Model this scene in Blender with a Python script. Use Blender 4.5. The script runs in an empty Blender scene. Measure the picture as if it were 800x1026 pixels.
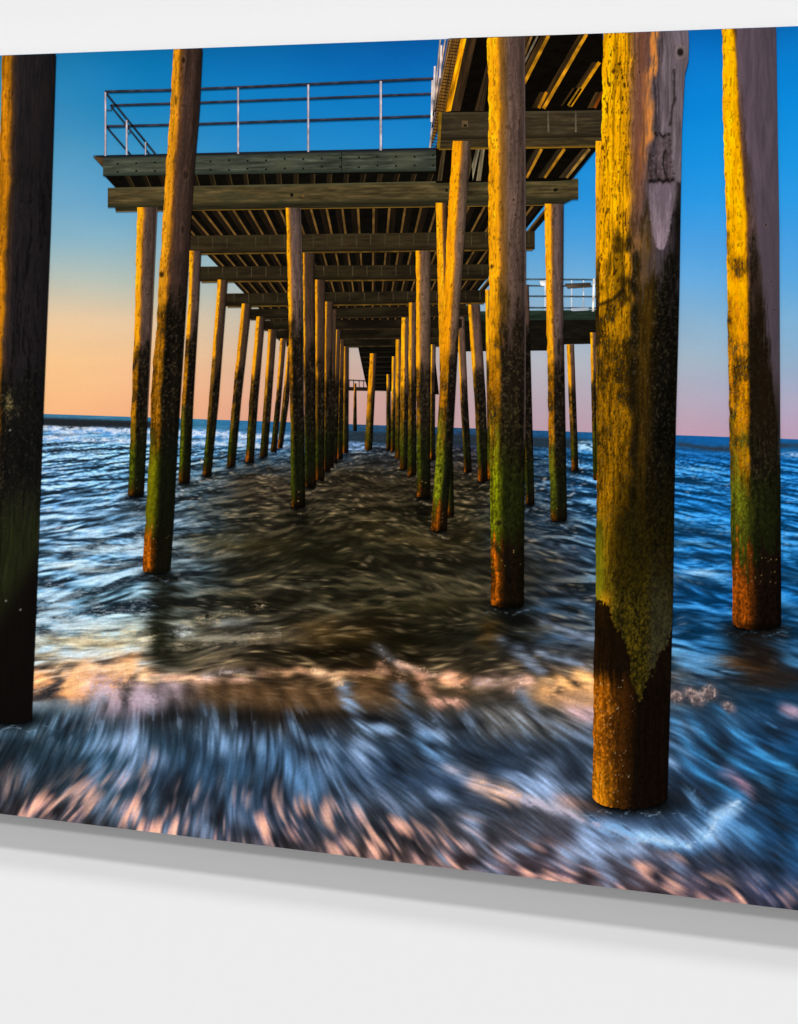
import bpy, math
import numpy as np
from mathutils import Vector

# ------------------------------------------------------------------ camera, light, exposure
S = bpy.context.scene
COL = S.collection
F = 2000.0 / 800.0            # focal length in picture widths
YAW = math.atan(2000.0 / 5215.0)
CAM = Vector((0.62, -1.86, 1.62))
HOR = 231.9                   # picture row of the lens axis
cam_d = bpy.data.cameras.new('camera'); cam = bpy.data.objects.new('camera', cam_d); COL.objects.link(cam)
cam_d.sensor_fit = 'HORIZONTAL'; cam_d.sensor_width = 36.0; cam_d.lens = F * 36.0
cam_d.shift_y = -(513.0 - HOR) / 800.0
cam_d.clip_start = 0.05; cam_d.clip_end = 200
cam.location = CAM; cam.rotation_euler = (math.pi / 2, 0, YAW)
S.camera = cam

W = bpy.data.worlds.new('World'); S.world = W; W.use_nodes = True
W.node_tree.nodes['Background'].inputs['Color'].default_value = (1, 1, 1, 1)
W.node_tree.nodes['Background'].inputs['Strength'].default_value = 0.40
S.view_settings.view_transform = 'Standard'; S.view_settings.look = 'None'
S.view_settings.exposure = 0; S.view_settings.gamma = 1

def gallery_lamp(name, elev, gain, size, dist=150.0):
    d = bpy.data.lights.new(name, 'AREA'); d.shape = 'DISK'; d.size = size
    e = math.radians(elev)
    d.energy = math.pi ** 2 * dist ** 2 * gain / math.cos(e)
    o = bpy.data.objects.new(name, d); COL.objects.link(o)
    tgt = Vector((0.0, 0.0, 1.2)); v = Vector((0, -math.cos(e), math.sin(e)))
    o.location = tgt + v * dist
    o.rotation_euler = v.to_track_quat('Z', 'Y').to_euler()
    return o
gallery_lamp('ceiling_lamp', 35.0, 0.197, 16.0)
gallery_lamp('ceiling_lamp', 58.5, 0.287, 9.0)
gallery_lamp('ceiling_lamp', 67.5, 0.175, 15.0)
WALL_ALB = 0.80
E_TOT = 1.07                  # light reaching a white surface on the wall

# ------------------------------------------------------------------ helpers
FRONT = 0.028                 # the print's face stands this far off the wall
STEP = 4.0e-5                 # ink relief per layer
ca, sa = math.cos(YAW), math.sin(YAW)
def to_world(X, Y, off):
    a = (np.asarray(X, float) - 400.0) / 2000.0; b = (HOR - np.asarray(Y, float)) / 2000.0
    dx = -sa + a * ca; dy = ca + a * sa; dz = b
    t = (-off - CAM.y) / dy
    return np.stack([CAM.x + dx * t, CAM.y + dy * t, CAM.z + dz * t], -1)
def top_y(x): return 55.2 - 0.0367 * x
def bot_y(x): return 815.5 + 0.1212 * x
def sea_y(x): return 414.6 + 0.0337 * (x - 43)
ROOT = Vector(to_world(400, 864, 0.0)); 

def lin(c):
    c = np.clip(np.asarray(c, float), 0, 1)
    return np.where(c <= 0.04045, c / 12.92, ((c + 0.055) / 1.055) ** 2.4)
def hx(s):
    s = s.lstrip('#'); return np.array([int(s[i:i + 2], 16) for i in (0, 2, 4)]) / 255.0
def ss(a, b, x):
    t = np.clip((x - a) / (b - a + 1e-9), 0, 1); return t * t * (3 - 2 * t)
def mix(a, b, t):
    t = np.asarray(t)[..., None]; return a * (1 - t) + b * t
def h2(ix, iy, seed):
    n = (ix.astype(np.int64) * 374761393 + iy.astype(np.int64) * 668265263 + seed * 1442695041) & 0xffffffff
    n = ((n ^ (n >> 13)) * 1274126177) & 0xffffffff
    n = ((n ^ (n >> 15)) * 2246822519) & 0xffffffff
    return ((n ^ (n >> 16)) & 0xffffff) / float(0xffffff)
def vn(x, y, seed=0):
    x, y = np.broadcast_arrays(np.asarray(x, float), np.asarray(y, float))
    ix = np.floor(x); iy = np.floor(y); fx = x - ix; fy = y - iy
    fx = fx * fx * (3 - 2 * fx); fy = fy * fy * (3 - 2 * fy)
    a = h2(ix, iy, seed); b = h2(ix + 1, iy, seed); c = h2(ix, iy + 1, seed); d = h2(ix + 1, iy + 1, seed)
    return (a * (1 - fx) + b * fx) * (1 - fy) + (c * (1 - fx) + d * fx) * fy
def fbm(x, y, seed=0, octv=4, gain=0.55, lac=2.03):
    s = 0; a = 1; t = 0
    for i in range(octv):
        s = s + a * vn(x, y, seed + 17 * i); t += a; a *= gain; x = x * lac + 3.7; y = y * lac + 1.3
    return (s / t - 0.5) * 1.6 + 0.5

ink = bpy.data.materials.new('printed_ink'); ink.use_nodes = True
nt = ink.node_tree; bs = nt.nodes['Principled BSDF']
at = nt.nodes.new('ShaderNodeAttribute'); at.attribute_name = 'ink'
tc = nt.nodes.new('ShaderNodeTexCoord'); ns = nt.nodes.new('ShaderNodeTexNoise')
ns.inputs['Scale'].default_value = 1100; ns.inputs['Detail'].default_value = 2
mr = nt.nodes.new('ShaderNodeMapRange'); mr.inputs['To Min'].default_value = 0.90; mr.inputs['To Max'].default_value = 1.10
mm = nt.nodes.new('ShaderNodeVectorMath'); mm.operation = 'SCALE'
nt.links.new(tc.outputs['Object'], ns.inputs['Vector']); nt.links.new(ns.outputs[0], mr.inputs['Value'])
nt.links.new(at.outputs['Color'], mm.inputs[0]); nt.links.new(mr.outputs[0], mm.inputs['Scale'])
nt.links.new(mm.outputs[0], bs.inputs['Base Color'])
bs.inputs['Roughness'].default_value = 0.5; bs.inputs['Specular IOR Level'].default_value = 0.0

def plain(name, c, rough=0.6):
    m = bpy.data.materials.new(name); m.use_nodes = True
    n = m.node_tree; b = n.nodes['Principled BSDF']
    b.inputs['Roughness'].default_value = rough; b.inputs['Specular IOR Level'].default_value = 0.0
    q = n.nodes.new('ShaderNodeTexNoise'); q.inputs['Scale'].default_value = 60; q.inputs['Detail'].default_value = 4
    r = n.nodes.new('ShaderNodeMapRange'); r.inputs['To Min'].default_value = c * 0.993; r.inputs['To Max'].default_value = c * 1.007
    t = n.nodes.new('ShaderNodeTexCoord')
    n.links.new(t.outputs['Object'], q.inputs['Vector']); n.links.new(q.outputs[0], r.inputs['Value'])
    n.links.new(r.outputs[0], b.inputs['Base Color']); return m

def grid_mesh(name, X, Y, C, layer, parent, label=None):
    ny, nx = X.shape
    co = to_world(X, Y, FRONT + STEP * layer).reshape(-1, 3) - np.array(ROOT)
    i = np.arange(ny * nx).reshape(ny, nx)
    # rows run down the picture, columns to the right: wind so that faces look at the viewer
    q = np.stack([i[1:, :-1], i[1:, 1:], i[:-1, 1:], i[:-1, :-1]], -1).reshape(-1, 4)
    me = bpy.data.meshes.new(name)
    me.vertices.add(len(co)); me.vertices.foreach_set('co', co.astype(np.float32).ravel())
    me.loops.add(q.size); me.loops.foreach_set('vertex_index', q.astype(np.int32).ravel())
    me.polygons.add(len(q)); me.polygons.foreach_set('loop_start', np.arange(0, q.size, 4, dtype=np.int32))
    me.update(calc_edges=True)
    a = me.color_attributes.new('ink', 'FLOAT_COLOR', 'POINT')
    if layer >= 4:      # richer ink for the timber
        lum = C.mean(-1, keepdims=True); C = np.clip(lum + (C - lum) * 1.10, 0, 1); C = C * (.90 + .14 * ss(.1, .5, lum))
    cc = np.ones((ny * nx, 4), np.float32); cc[:, :3] = lin(C).reshape(-1, 3) / E_TOT
    a.data.foreach_set('color', cc.ravel())
    me.materials.append(ink)
    o = bpy.data.objects.new(name, me); COL.objects.link(o); o.parent = parent
    if label: o['label'] = label
    return o

def empty(name, parent=None, loc=(0, 0, 0)):
    o = bpy.data.objects.new(name, None); COL.objects.link(o); o.location = loc; o.empty_display_size = 0.05
    if parent: o.parent = parent
    return o

def box(name, lo, hi, mat, parent=None, off=Vector((0, 0, 0)), bevel=0.0):
    import bmesh
    bm = bmesh.new(); bmesh.ops.create_cube(bm, size=1)
    for v in bm.verts:
        v.co = Vector([(lo[k] + hi[k]) / 2 + v.co[k] * (hi[k] - lo[k]) for k in range(3)]) - off
    if bevel: bmesh.ops.bevel(bm, geom=bm.edges[:], offset=bevel, segments=2, affect='EDGES')
    me = bpy.data.meshes.new(name); bm.to_mesh(me); bm.free(); me.materials.append(mat)
    o = bpy.data.objects.new(name, me); COL.objects.link(o)
    if parent: o.parent = parent
    return o

# ------------------------------------------------------------------ wall and print body
wall = box('wall', (-6, 0.0, -1.5), (6, 0.15, 5.0), plain('white_wall_paint', WALL_ALB))
wall['kind'] = 'structure'; wall['label'] = 'plain smooth white wall behind the frameless print'

PR = empty('wall_print', loc=ROOT)
PR['label'] = 'unframed panel print of a sunset pier seen from among its piles, floating off white wall'
PR['category'] = 'wall print'
XL, XR = -150.0, 960.0
tl = to_world(XL, top_y(XL), FRONT); br = to_world(XR, bot_y(XR), FRONT)
bt = to_world(XL, bot_y(XL), FRONT); tr = to_world(XR, top_y(XR), FRONT)
zt = max(tl[2], tr[2]); zb = min(br[2], bt[2])
panel = box('backing_panel', (tl[0], -FRONT + 0.0002, zb), (br[0], -FRONT + 0.012, zt), plain('panel_edge', 0.55), PR, ROOT, 0.0)
# standoff behind the panel, holding it clear of the wall
sp = box('hanging_bracket', (tl[0] + 0.2, -FRONT + 0.0125, zt - 0.30), (br[0] - 0.2, -0.0005, zt - 0.22), plain('bracket_metal', 0.3), PR, ROOT)

# ------------------------------------------------------------------ sky
def table(xs, ys, rows):
    T = np.array([[hx(c) for c in r.split()] for r in rows]); xs = np.array(xs, float); ys = np.array(ys, float)
    def f(X, Y):
        i = np.clip(np.searchsorted(xs, X, 'right') - 1, 0, len(xs) - 2); j = np.clip(np.searchsorted(ys, Y, 'right') - 1, 0, len(ys) - 2)
        u = np.clip((X - xs[i]) / (xs[i + 1] - xs[i]), 0, 1); v = np.clip((Y - ys[j]) / (ys[j + 1] - ys[j]), 0, 1)
        u = u * u * (3 - 2 * u) * 0.5 + u * 0.5
        a = mix(T[j, i], T[j, i + 1], u); b = mix(T[j + 1, i], T[j + 1, i + 1], u); return mix(a, b, v)
    return f
SKY = table([0, 60, 150, 250, 400, 540, 690, 800], [30, 60, 100, 150, 200, 240, 280, 320, 360, 400, 440], [
    '2a86b8 1a7cb4 0b74b2 0a6cb0 0960ac 0664b4 0a6ec2 0a76c8',
    '2e88ba 1e80b8 0c78b6 0c70b6 0a66b2 086cbc 0a78cc 0b80d2',
    '4090bc 3089bc 1580bc 1280c4 0e78c2 0a7ac8 0882d6 0c8adc',
    '5a9ec2 4f99c2 3a92c4 2b8cca 1f88cc 1888d2 1490e0 1892e0',
    '74aac8 6ea8ca 5ea2cc 58a0cc 3c96d2 2c94dc 2b98e4 2c9ae4',
    '90b6c6 8cb6c8 86b2c6 80b0c4 5aa2d0 4ca0dc 4aa0e2 469ee2',
    'c2c4b4 bcc2b6 b2c0b8 a4babc 80b0cc 78b0d8 68ace0 5ca8e0',
    'ecca9e ecc9a0 e6c8a4 ccc0ac a8b6bc 9cb6cc 8ab2d0 7cb0d6',
    'fccb92 fcca92 f8c694 e2bc9c c4b0a8 b6b8c0 a2b4c4 90b0cc',
    'fcc088 fcbe86 f8b888 e8ac8c c8a09a b8a6b0 b4aabc aca8c0',
    'f8b080 f8b080 f2aa80 e0a088 c69a98 bc9aa6 c49cae bc9cb4'])
xs = np.arange(XL, XR + .1, 5.0); vs = np.linspace(0, 1, 110)
X = np.tile(xs, (len(vs), 1)); Y = top_y(X) + vs[:, None] * (sea_y(X) + 3 - top_y(X))
C = SKY(X, Y) * (1 - 0.10 * np.exp(-(Y - top_y(X)) / 14.0))[..., None]
C = C + (fbm(X / 90, Y / 40, 5)[..., None] - 0.5) * 0.02
grid_mesh('sky', X, Y, C, 0, PR, 'clear blue sky fading to peach and mauve at the horizon')

# ------------------------------------------------------------------ sea
def seg_dist(X, Y, pts):
    best = np.full(X.shape, 1e9); T = np.zeros(X.shape); L = 0
    for (x0, y0), (x1, y1) in zip(pts[:-1], pts[1:]):
        l = math.hypot(x1 - x0, y1 - y0); t = np.clip(((X - x0) * (x1 - x0) + (Y - y0) * (y1 - y0)) / (l * l), 0, 1)
        d = np.hypot(X - x0 - t * (x1 - x0), Y - y0 - t * (y1 - y0)); m = d < best
        best[m] = d[m]; T[m] = (L + t * l)[m]; L += l
    return best, T / L
SEA = table([0, 60, 110, 180, 260, 370, 470, 560, 640, 700, 800],
    [418, 450, 480, 520, 560, 600, 640, 662, 690, 715, 745, 780, 820, 860, 910], [
    '3f6f8c 3b6c8a 38708f 32708f 2c6a94 24547c 205480 1c5080 164f82 14528a 14568c',
    '6288aa 5f86a8 54809f 446f90 2f5474 2a3038 25222a 1d4a70 1d5a8c 165690 155a92',
    '4a7294 4a7294 46708f 3c5566 352f28 2c261c 28241c 24405c 1d5280 17588f 155890',
    '4b7090 4b7090 4d7290 3d5262 2e2b22 292519 28251a 26384a 244c6c 185a90 175a90',
    '4f7592 4f7592 4a6e8a 3a4a55 2d2b22 28261b 2a271c 2c343e 264662 14548a 14568a',
    '4e7490 4e7490 567888 404743 2f2d24 2a281d 2b281d 2b323a 28425c 144e80 145082',
    '4a6a80 536e80 6a7672 3a382c 33302a 352a1a 2e2b20 2b3036 2b3c4e 184870 184468',
    '6a6a64 7c7264 8a7662 5a5246 3a3226 2e2416 3a3226 4a423c 544638 223e5a 1f3850',
    '4c4440 5a4a40 74604e 54453a 463424 42301e 423728 554638 7a5e44 2e3a48 24384e',
    '2c3a44 2c3c48 34404a 3c4044 40352a 363534 323436 43464c 3e4246 26384a 223a54',
    '223038 233440 263e4e 293d4d 2f4256 2a3746 2e3a48 272f3a 2b3642 213850 1a3e60',
    '24303a 24303a 283f4e 2d4156 36536f 304054 303f54 282f3a 2b3846 233850 183f60',
    '38363a 38363c 32404a 364556 384b62 36404c 363a42 383a42 344860 283c54 1b3b5a',
    '4a4244 4a4244 4a444a 4a444c 50464c 54443f 443c40 443e48 44444f 36455c 204264',
    '54484a 54484a 54484a 54484a 5a4a4c 644c46 5a4644 564648 644a4c 64505c 344362'])
def paint_sea(X, Y):
    d = np.maximum(Y - sea_y(X), 0.0)
    Lg = np.log(d + 14); Xr = (X - 372) / (d + 22)
    wx = fbm(Xr * 3, Lg * 5, 11, 3) - .5; wy = fbm(Xr * 4, Lg * 6, 12, 3) - .5
    wob = fbm(X / 50, Y / 30, 31, 3) - .5
    C = SEA(X + 40 * wob, Y + 12 * wy)
    # chop: rolling wavelets with finer ones over them, silky from a slow shutter
    def licp(q, px, py, ax, tilt, seed, n=9, oc=3):
        t = 0
        for k in np.linspace(-1, 1, n): t = t + fbm((px + k * ax * .7) * q[0], (py + k * ax * tilt) * q[1], seed, oc, .6)
        t = t / n; return (t - t.mean()) / t.std()
    tl_ = (fbm(Xr * 2.2, Lg * 4, 26, 2) - .5) * .7 + .16 * np.clip((X - 372) / 200, -1, 1)
    n1 = fbm(Xr * 3.0 + wx * .5, Lg * 11 + wy * 1.0 + Xr * 0.8, 21, 3, .5)
    z2 = licp((11, 38), Xr + wx * .05, Lg + wy * .03, .055, tl_, 22)
    z3 = licp((30, 110), Xr + wx * .05, Lg + wy * .03, .030, tl_, 23)
    n2 = np.clip(.5 + .22 * z2, 0, 1); n3 = np.clip(.5 + .2 * z3, 0, 1)
    g1 = np.gradient(n1, axis=0) * (d + 14) * 0.16
    z4 = licp((70, 260), Xr, Lg, .013, tl_, 24, 7, 2)
    s = .8 * g1 + .28 * z2 + .26 * z3 + .2 * z4 + (n1 - .5) * 1.0
    front = ss(675, 725, Y + 20 * wob)
    under = ss(170, 260, X + 40 * wob + (Y - 450) * .25) * (1 - ss(480, 600, X + 40 * wob - (Y - 430) * .28))
    under = under * ss(440, 470, Y)
    hi = mix(mix(hx('b4cee0'), hx('62a6d4'), ss(450, 680, X)), hx('62533a'), under)
    lo = mix(mix(hx('1b2530'), hx('08304e'), ss(480, 690, X)), hx('15130d'), under)
    amp = np.where(d < 25, .55, 1.0) * mix(np.array([.95]), np.array([.45]), under)[..., 0] * (1 - front)
    amp = amp * (1 - .42 * ss(640, 700, X)) * (.25 + .75 * ss(4, 34, d))
    calm = ss(4, 34, d) * (1 - .52 * under) * (1 - .40 * ss(640, 700, X))
    C = C * (1 + np.clip(.17 * z2 + .15 * z3 + .07 * z4 + .6 * g1, -.6, .8) * (1 - front) * calm)[..., None]
    C = mix(C, hi, np.clip(s * .75 - .14, 0, 1) * amp * .9)
    C = mix(C, lo, np.clip(-s * .8 - .10, 0, 1) * amp * .85)
    for (x0, y0, w, h, c, k) in [(255, 548, 60, 9, '4c4426', .5), (420, 535, 60, 8, '4a3c20', .5), (340, 640, 40, 14, '5a421f', .6), (430, 610, 50, 10, '3f3a22', .5), (300, 600, 60, 9, '15130c', .6), (370, 655, 60, 9, '0e0c08', .7), (230, 570, 50, 8, '16150f', .5),
                                 (470, 560, 60, 12, '1a1811', .6), (440, 640, 60, 20, '14130c', .5), (330, 560, 70, 10, '19170e', .6), (200, 600, 40, 8, '1a1a15', .5), (520, 650, 40, 12, '20242a', .4)]:
        C = mix(C, hx(c), np.exp(-((X - x0 + 40 * wob) / w) ** 2 - ((Y - y0 + 14 * wob + 10 * wy) / h) ** 2) * k * (1 - front))
    # warm glints on the wavelets near the crest and under the piles
    gl = ss(.66, .86, n3) * ss(.45, .75, n2) * (1 - front)
    C = mix(C, hx('c9ab7c'), gl * .5 * (under * .7 + .3 * ss(560, 650, Y)) * (1 - ss(600, 660, X)))
    # rushing front water: streaks fanning out from the point the wave came from
    rt = ss(610, 690, X) * (1 - ss(790, 860, Y))
    ox, oy = 200.0 + 405 * rt, 520.0 + 150 * rt
    r = np.hypot(X - ox, Y - oy); th = np.arctan2(X - ox, Y - oy)
    rot = .75 * (fbm(X / 95, Y / 60, 41, 2) - .5)
    ux, uy = (X - ox) / r, (Y - oy) / r; ux, uy = ux * np.cos(rot) - uy * np.sin(rot), uy * np.cos(rot) + ux * np.sin(rot)
    def lic(sc, ln, seed, n=15, oc=2):
        t = 0
        for k in np.linspace(-1, 1, n): t = t + fbm((X + ux * k * ln) / sc, (Y + uy * k * ln) / sc, seed, oc, .6)
        t = t / n; return (t - t.mean()) / t.std()
    zb = lic(22, 10, 51, 11, 3); zm = lic(9, 9, 52, 13, 3); zf = lic(2.4, 9, 53, 15, 2)
    blotch = fbm(X / 60, Y / 38, 55, 3)
    st = .62 * zb + .36 * zm + .12 * zf + 2.6 * (blotch - .5) - .16
    f3 = .5 + .15 * zf
    hif = mix(hx('90a8cc'), hx('4388be'), ss(640, 800, X))
    C = mix(C, hif, np.clip((st - .35) * .50, 0, .85) * front * ss(700, 745, Y))
    C = mix(C, hx('181c22'), np.clip((-.2 - st) * .45, 0, .75) * front)
    C = C * (1 + front * zf * .05)[..., None]
    # peach flecks along the bottom
    yb = 762 + .125 * X - 14 * np.exp(-((X - 330) / 150) ** 2)
    low = ss(-14, 50, Y - yb + 50 * wob)
    zl = lic(11, 7, 61, 9); zl2 = lic(4.5, 7, 62, 9); fl = .5 + .2 * zl; fl2 = .5 + .17 * zl2 + .06 * zf
    k = np.clip((.75 * zl + .6 * zl2 + .1 * zf + .05) * .65, 0, 1)
    C = mix(C, mix(hx('8e7890'), hx('e8ac94'), ss(.40, .85, fl2 + .12 * zl)), k * low * (1 - .5 * ss(730, 800, X) * (1 - ss(860, 900, Y))))
    C = mix(C, hx('1d1716'), np.clip((-.1 - .7 * zl - .4 * zl2) * .6, 0, 1) * low * .7)
    # far water: swell line, breakers
    yh = sea_y(X)
    fine = fbm(X / 5, Y / 2.0, 71, 3, .65); fm = fbm(X / 14, Y / 5, 72, 3)
    a = ss(2, 5.5, d) * (1 - ss(9.5, 14, d + 5 * ss(80, 200, X) - 2)) 
    C = mix(C, hx('23272b'), a * .97 * (1 - ss(128, 215, X)))
    a = ss(9, 12.5, d + 3 * (fm - .5)) * (1 - ss(25, 29, d + 6 * (fm - .5))) * (1 - ss(250, 330, X))
    band = .55 + .45 * np.cos((d - 15) / 5.4 * math.pi * .9)
    C = mix(C, mix(hx('4a86c8'), hx('e0e4f2'), np.clip(fine * 1.6 - .3, 0, 1)), a * (.35 + .65 * band) * np.clip(fm * 1.7, 0, 1))
    a = ss(5, 9, d) * (1 - ss(15, 19, d)) * ss(330, 355, X) * (1 - ss(585, 600, X))
    C = mix(C, hx('262d33'), a * .8)
    a = ss(16, 19, d) * (1 - ss(24, 30, d)) * ss(345, 352, X) * (1 - ss(362, 372, X))
    C = mix(C, hx('8fb0e0'), a * np.clip(fine * 1.6 - .3, 0, 1))
    a = ss(9, 12, d + 2 * fm) * (1 - ss(18, 21, d)) * ss(572, 584, X) * (1 - ss(600, 610, X))
    C = mix(C, hx('9fc8e8'), a * np.clip(fine * 1.8 - .3, 0, 1))
    a = np.exp(-((Y - (446 + .035 * (X - 700) + 3 * np.sin((X - 680) / 26.))) / 3.2) ** 2) * ss(672, 684, X)
    C = mix(C, hx('2c3540'), a * .85 * (.6 + .8 * fm))
    a = np.exp(-((Y - (451 + .05 * (X - 700))) / 2.5) ** 2) * ss(775, 790, X)
    C = mix(C, hx('a9b8d4'), a * .8 * ss(.3, .6, fine))
    # dark rolling troughs on the right
    for (x0, y0, w, h) in [(700, 532, 30, 6), (705, 560, 34, 5), (704, 585, 32, 6), (693, 618, 26, 6), (795, 575, 25, 8), (790, 610, 20, 6), (700, 482, 26, 3), (756, 700, 60, 18), (790, 690, 40, 12)]:
        a = np.exp(-((X - x0) / w) ** 2 - ((Y - y0 - .10 * (X - x0) + 8 * wob) / h) ** 2)
        C = mix(C, hx('122c42'), a * .75)
    for (x0, y0, w, h, c) in [(700, 578, 28, 4, '8fb8d8'), (705, 545, 30, 3, '78b0d8'), (700, 663, 30, 8, '5f97c4'), (725, 645, 30, 8, '3a86c0'), (700, 470, 25, 3, '5fa0cc'), (790, 660, 25, 8, '4a90c4'),
                              (100, 548, 50, 5, 'b4ccd8'), (85, 565, 50, 4, 'c6d2d2'), (120, 512, 40, 4, '86aaca'), (95, 625, 48, 6, 'b8c6c4'), (90, 640, 55, 7, 'd8c49c'), (85, 657, 60, 6, 'cbb694'),
                              (225, 625, 28, 5, '8a8d88'), (215, 640, 30, 4, 'a09a88'), (225, 558, 18, 3, '8a8a7c'), (290, 585, 22, 3, '8f8468'), (318, 612, 22, 4, '8a8268'), (180, 632, 12, 6, 'b9c4c4'),
                              (560, 610, 40, 6, '4a6c8c'), (560, 640, 40, 8, '44648a')]:
        a = np.exp(-((X - x0) / w) ** 2 - ((Y - y0 + 9 * wob) / h) ** 2)
        C = mix(C, hx(c), a * .9 * np.clip(n2 * 1.9 - .35 + .3 * (n3 - .5), 0, 1))
    # pile reflections and dark feet
    for (x0, y0, w, h, c, k) in [(159, 585, 15, 20, '14140f', .85), (163, 625, 13, 32, '17160f', .85), (168, 655, 28, 14, '1c1b12', .8), (135, 508, 16, 12, '1a1f20', .7), (186, 490, 12, 10, '1d1d16', .6),
                                 (210, 480, 9, 6, '1c1c18', .6), (298, 515, 12, 14, '0f0e09', .8), (425, 508, 14, 12, '0f0e09', .7), (444, 540, 14, 12, '14120c', .6),
                                 (510, 622, 24, 22, '0e0f0d', .85), (496, 640, 10, 14, '6a4412', .6), (560, 528, 20, 8, '14202c', .7), (532, 510, 10, 7, '101a22', .7), (577, 474, 9, 5, '0d2233', .6),
                                 (757, 636, 38, 13, '101c26', .95), (757, 655, 26, 22, '1c1410', .9), (735, 662, 14, 7, '5e3a1a', .7), (752, 672, 14, 5, '6a421c', .6), (775, 682, 48, 12, '2a221c', .8), (720, 700, 40, 8, '262a30', .6), (12, 722, 40, 12, '10161a', .8),
                                 (632, 808, 52, 12, '0e0d0c', .9), (300, 560, 90, 26, '16140c', .35), (380, 640, 60, 22, '14110a', .45), (340, 655, 60, 10, '100e08', .6), (470, 650, 70, 20, '15150f', .5), (600, 660, 40, 12, '1c2228', .5)]:
        a = np.exp(-(((X - x0 + 26 * wob + 2.5 * z2) / w) ** 2 + ((Y - y0 + 10 * wy + 1.5 * z3) / h) ** 2) ** 1.2)
        C = mix(C, hx(c), a * k * (.75 + .5 * (1 - n2)))
    # the breaking crest
    def crest(pts, w, c, k, up=1.0, sc=1.0, seed=80):
        nonlocal C
        ds, t = seg_dist(X, Y + 5 * (fbm(X / 12, Y / 12, seed, 3) - .5), pts)
        tx = .45 * fbm(X / 6, Y / 5, seed + 1, 4, .7) + .55 * np.clip(.5 + .16 * zm + .13 * zf, 0, 1)
        if Y.max() > 0 and pts[0][1] > 712 and c[0] < 'a': k = k * .75
        a = np.exp(-(ds / (w * 1.15)) ** 2) * np.clip(tx * 2.1 - .50, 0, 1)
        C = mix(C, hx(c), np.clip(a * k, 0, 1))
    # translucent wave face with hanging streaks
    fy = (Y - (684 + 3 * np.sin(X / 40)))
    hang = .5 + .16 * zm + .10 * zf
    a = ss(-4, 6, fy) * (1 - ss(14, 40, fy + 16 * (hang - .5))) * ss(150, 200, X) * (1 - ss(360, 420, X))
    C = mix(C, mix(hx('34271a'), hx('7a5a3c'), np.clip(hang, 0, 1)), a * .85)
    a = .8 * ss(-2, 6, fy) * (1 - ss(20, 46, fy + 26 * (hang - .5))) * ss(70, 100, X) * (1 - ss(175, 215, X))
    C = mix(C, mix(hx('2e2c30'), hx('b4a0b2'), np.clip(hang * 1.8 - .5, 0, 1)), a * .8)
    a = ss(705, 712, Y) * (1 - ss(725, 752, Y + 26 * (hang - .5))) * ss(470, 492, X) * (1 - ss(560, 610, X))
    C = mix(C, mix(hx('2e2e2e'), hx('a09c98'), np.clip(hang * 1.6 - .35, 0, 1)), a * .8)
    crest([(34, 682), (60, 684), (85, 676), (110, 682), (130, 668)], 12, 'e8a06a', 1.25, seed=100)
    crest([(66, 692), (84, 690)], 8, 'ffb070', 1.9, seed=103)
    crest([(60, 672), (110, 672), (135, 668), (150, 680)], 5, 'ffc894', 1.6, seed=106)
    crest([(95, 690), (135, 700)], 16, 'c3a6b4', .9, seed=109)
    crest([(36, 648), (90, 643), (140, 640)], 9, 'd0b88e', .7, seed=112)
    crest([(150, 676), (205, 682), (250, 680), (262, 674)], 3.5, 'd8a48a', .9, seed=115)
    crest([(205, 680), (225, 672), (255, 675)], 3.5, 'b8a49c', .9, seed=118)
    crest([(262, 674), (300, 672), (330, 676), (380, 674), (400, 668)], 3, 'b88868', .7, seed=121)
    crest([(316, 672), (326, 676), (340, 684)], 4, 'e8b890', 1.2, seed=124)
    crest([(380, 650), (390, 660), (402, 672)], 4, '9a9ca8', .7, seed=127)
    crest([(386, 668), (402, 676)], 6, 'd8a080', .9, seed=130)
    crest([(400, 666), (420, 674), (445, 678), (455, 676)], 3.5, 'd8a890', 1.1, seed=133)
    crest([(448, 682), (462, 684)], 7, 'e8a078', 1.5, seed=136)
    crest([(422, 676), (428, 690)], 6, 'a87860', 1.0, seed=139)
    crest([(435, 703), (450, 702), (462, 704)], 4, 'e8a890', 1.1, seed=142)
    crest([(480, 684), (520, 682), (532, 690)], 6, 'c8a090', 1.0, seed=145)
    crest([(514, 690), (524, 682), (530, 682)], 4, 'f0b8a0', 1.2, seed=148)
    crest([(550, 692), (575, 684), (592, 682), (598, 696)], 11, 'f2b070', 1.3, seed=151)
    crest([(545, 700), (596, 702)], 8, 'c08a5c', .9, seed=154)
    crest([(575, 712), (598, 716)], 8, 'c8a0a0', 1.2, seed=157)
    crest([(560, 700), (598, 700)], 6, 'b08868', .7, seed=158)
    for (x, y, w) in [(678, 698, 5), (692, 694, 5), (699, 700, 6), (711, 694, 6), (730, 708, 4)]:
        a = np.exp(-(((X - x) / w) ** 2 + ((Y - y) / (w + 1)) ** 2) ** 1.5)
        C = mix(C, mix(hx('5a4a48'), hx('c8a498'), np.clip(fbm(X / 2.5, Y / 2.5, 161, 3) * 1.8 - .4, 0, 1)), a * .85)
    # blue-white foam in the foreground
    crest([(0, 730), (40, 732), (75, 718), (104, 700)], 5, '7ca0bc', 1.1, seed=170)
    crest([(90, 745), (100, 765), (96, 778)], 7, '6f96c0', 1.0, seed=173)
    crest([(205, 712), (222, 740), (240, 752)], 8, '6a8cb0', .6, seed=176)
    crest([(215, 745), (250, 748), (262, 742)], 7, '8fb0d8', 1.1, seed=179)
    crest([(290, 722), (300, 738), (318, 746), (326, 750)], 4, '84acd8', 1.2, seed=182)
    crest([(275, 755), (290, 775), (305, 790)], 12, '6f9ccc', 1.0, seed=185)
    crest([(318, 768), (345, 795), (352, 805)], 8, '86a4cc', .9, seed=188)
    crest([(346, 690), (355, 720), (372, 732), (390, 728)], 5, '8aa8cc', 1.3, seed=191)
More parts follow.
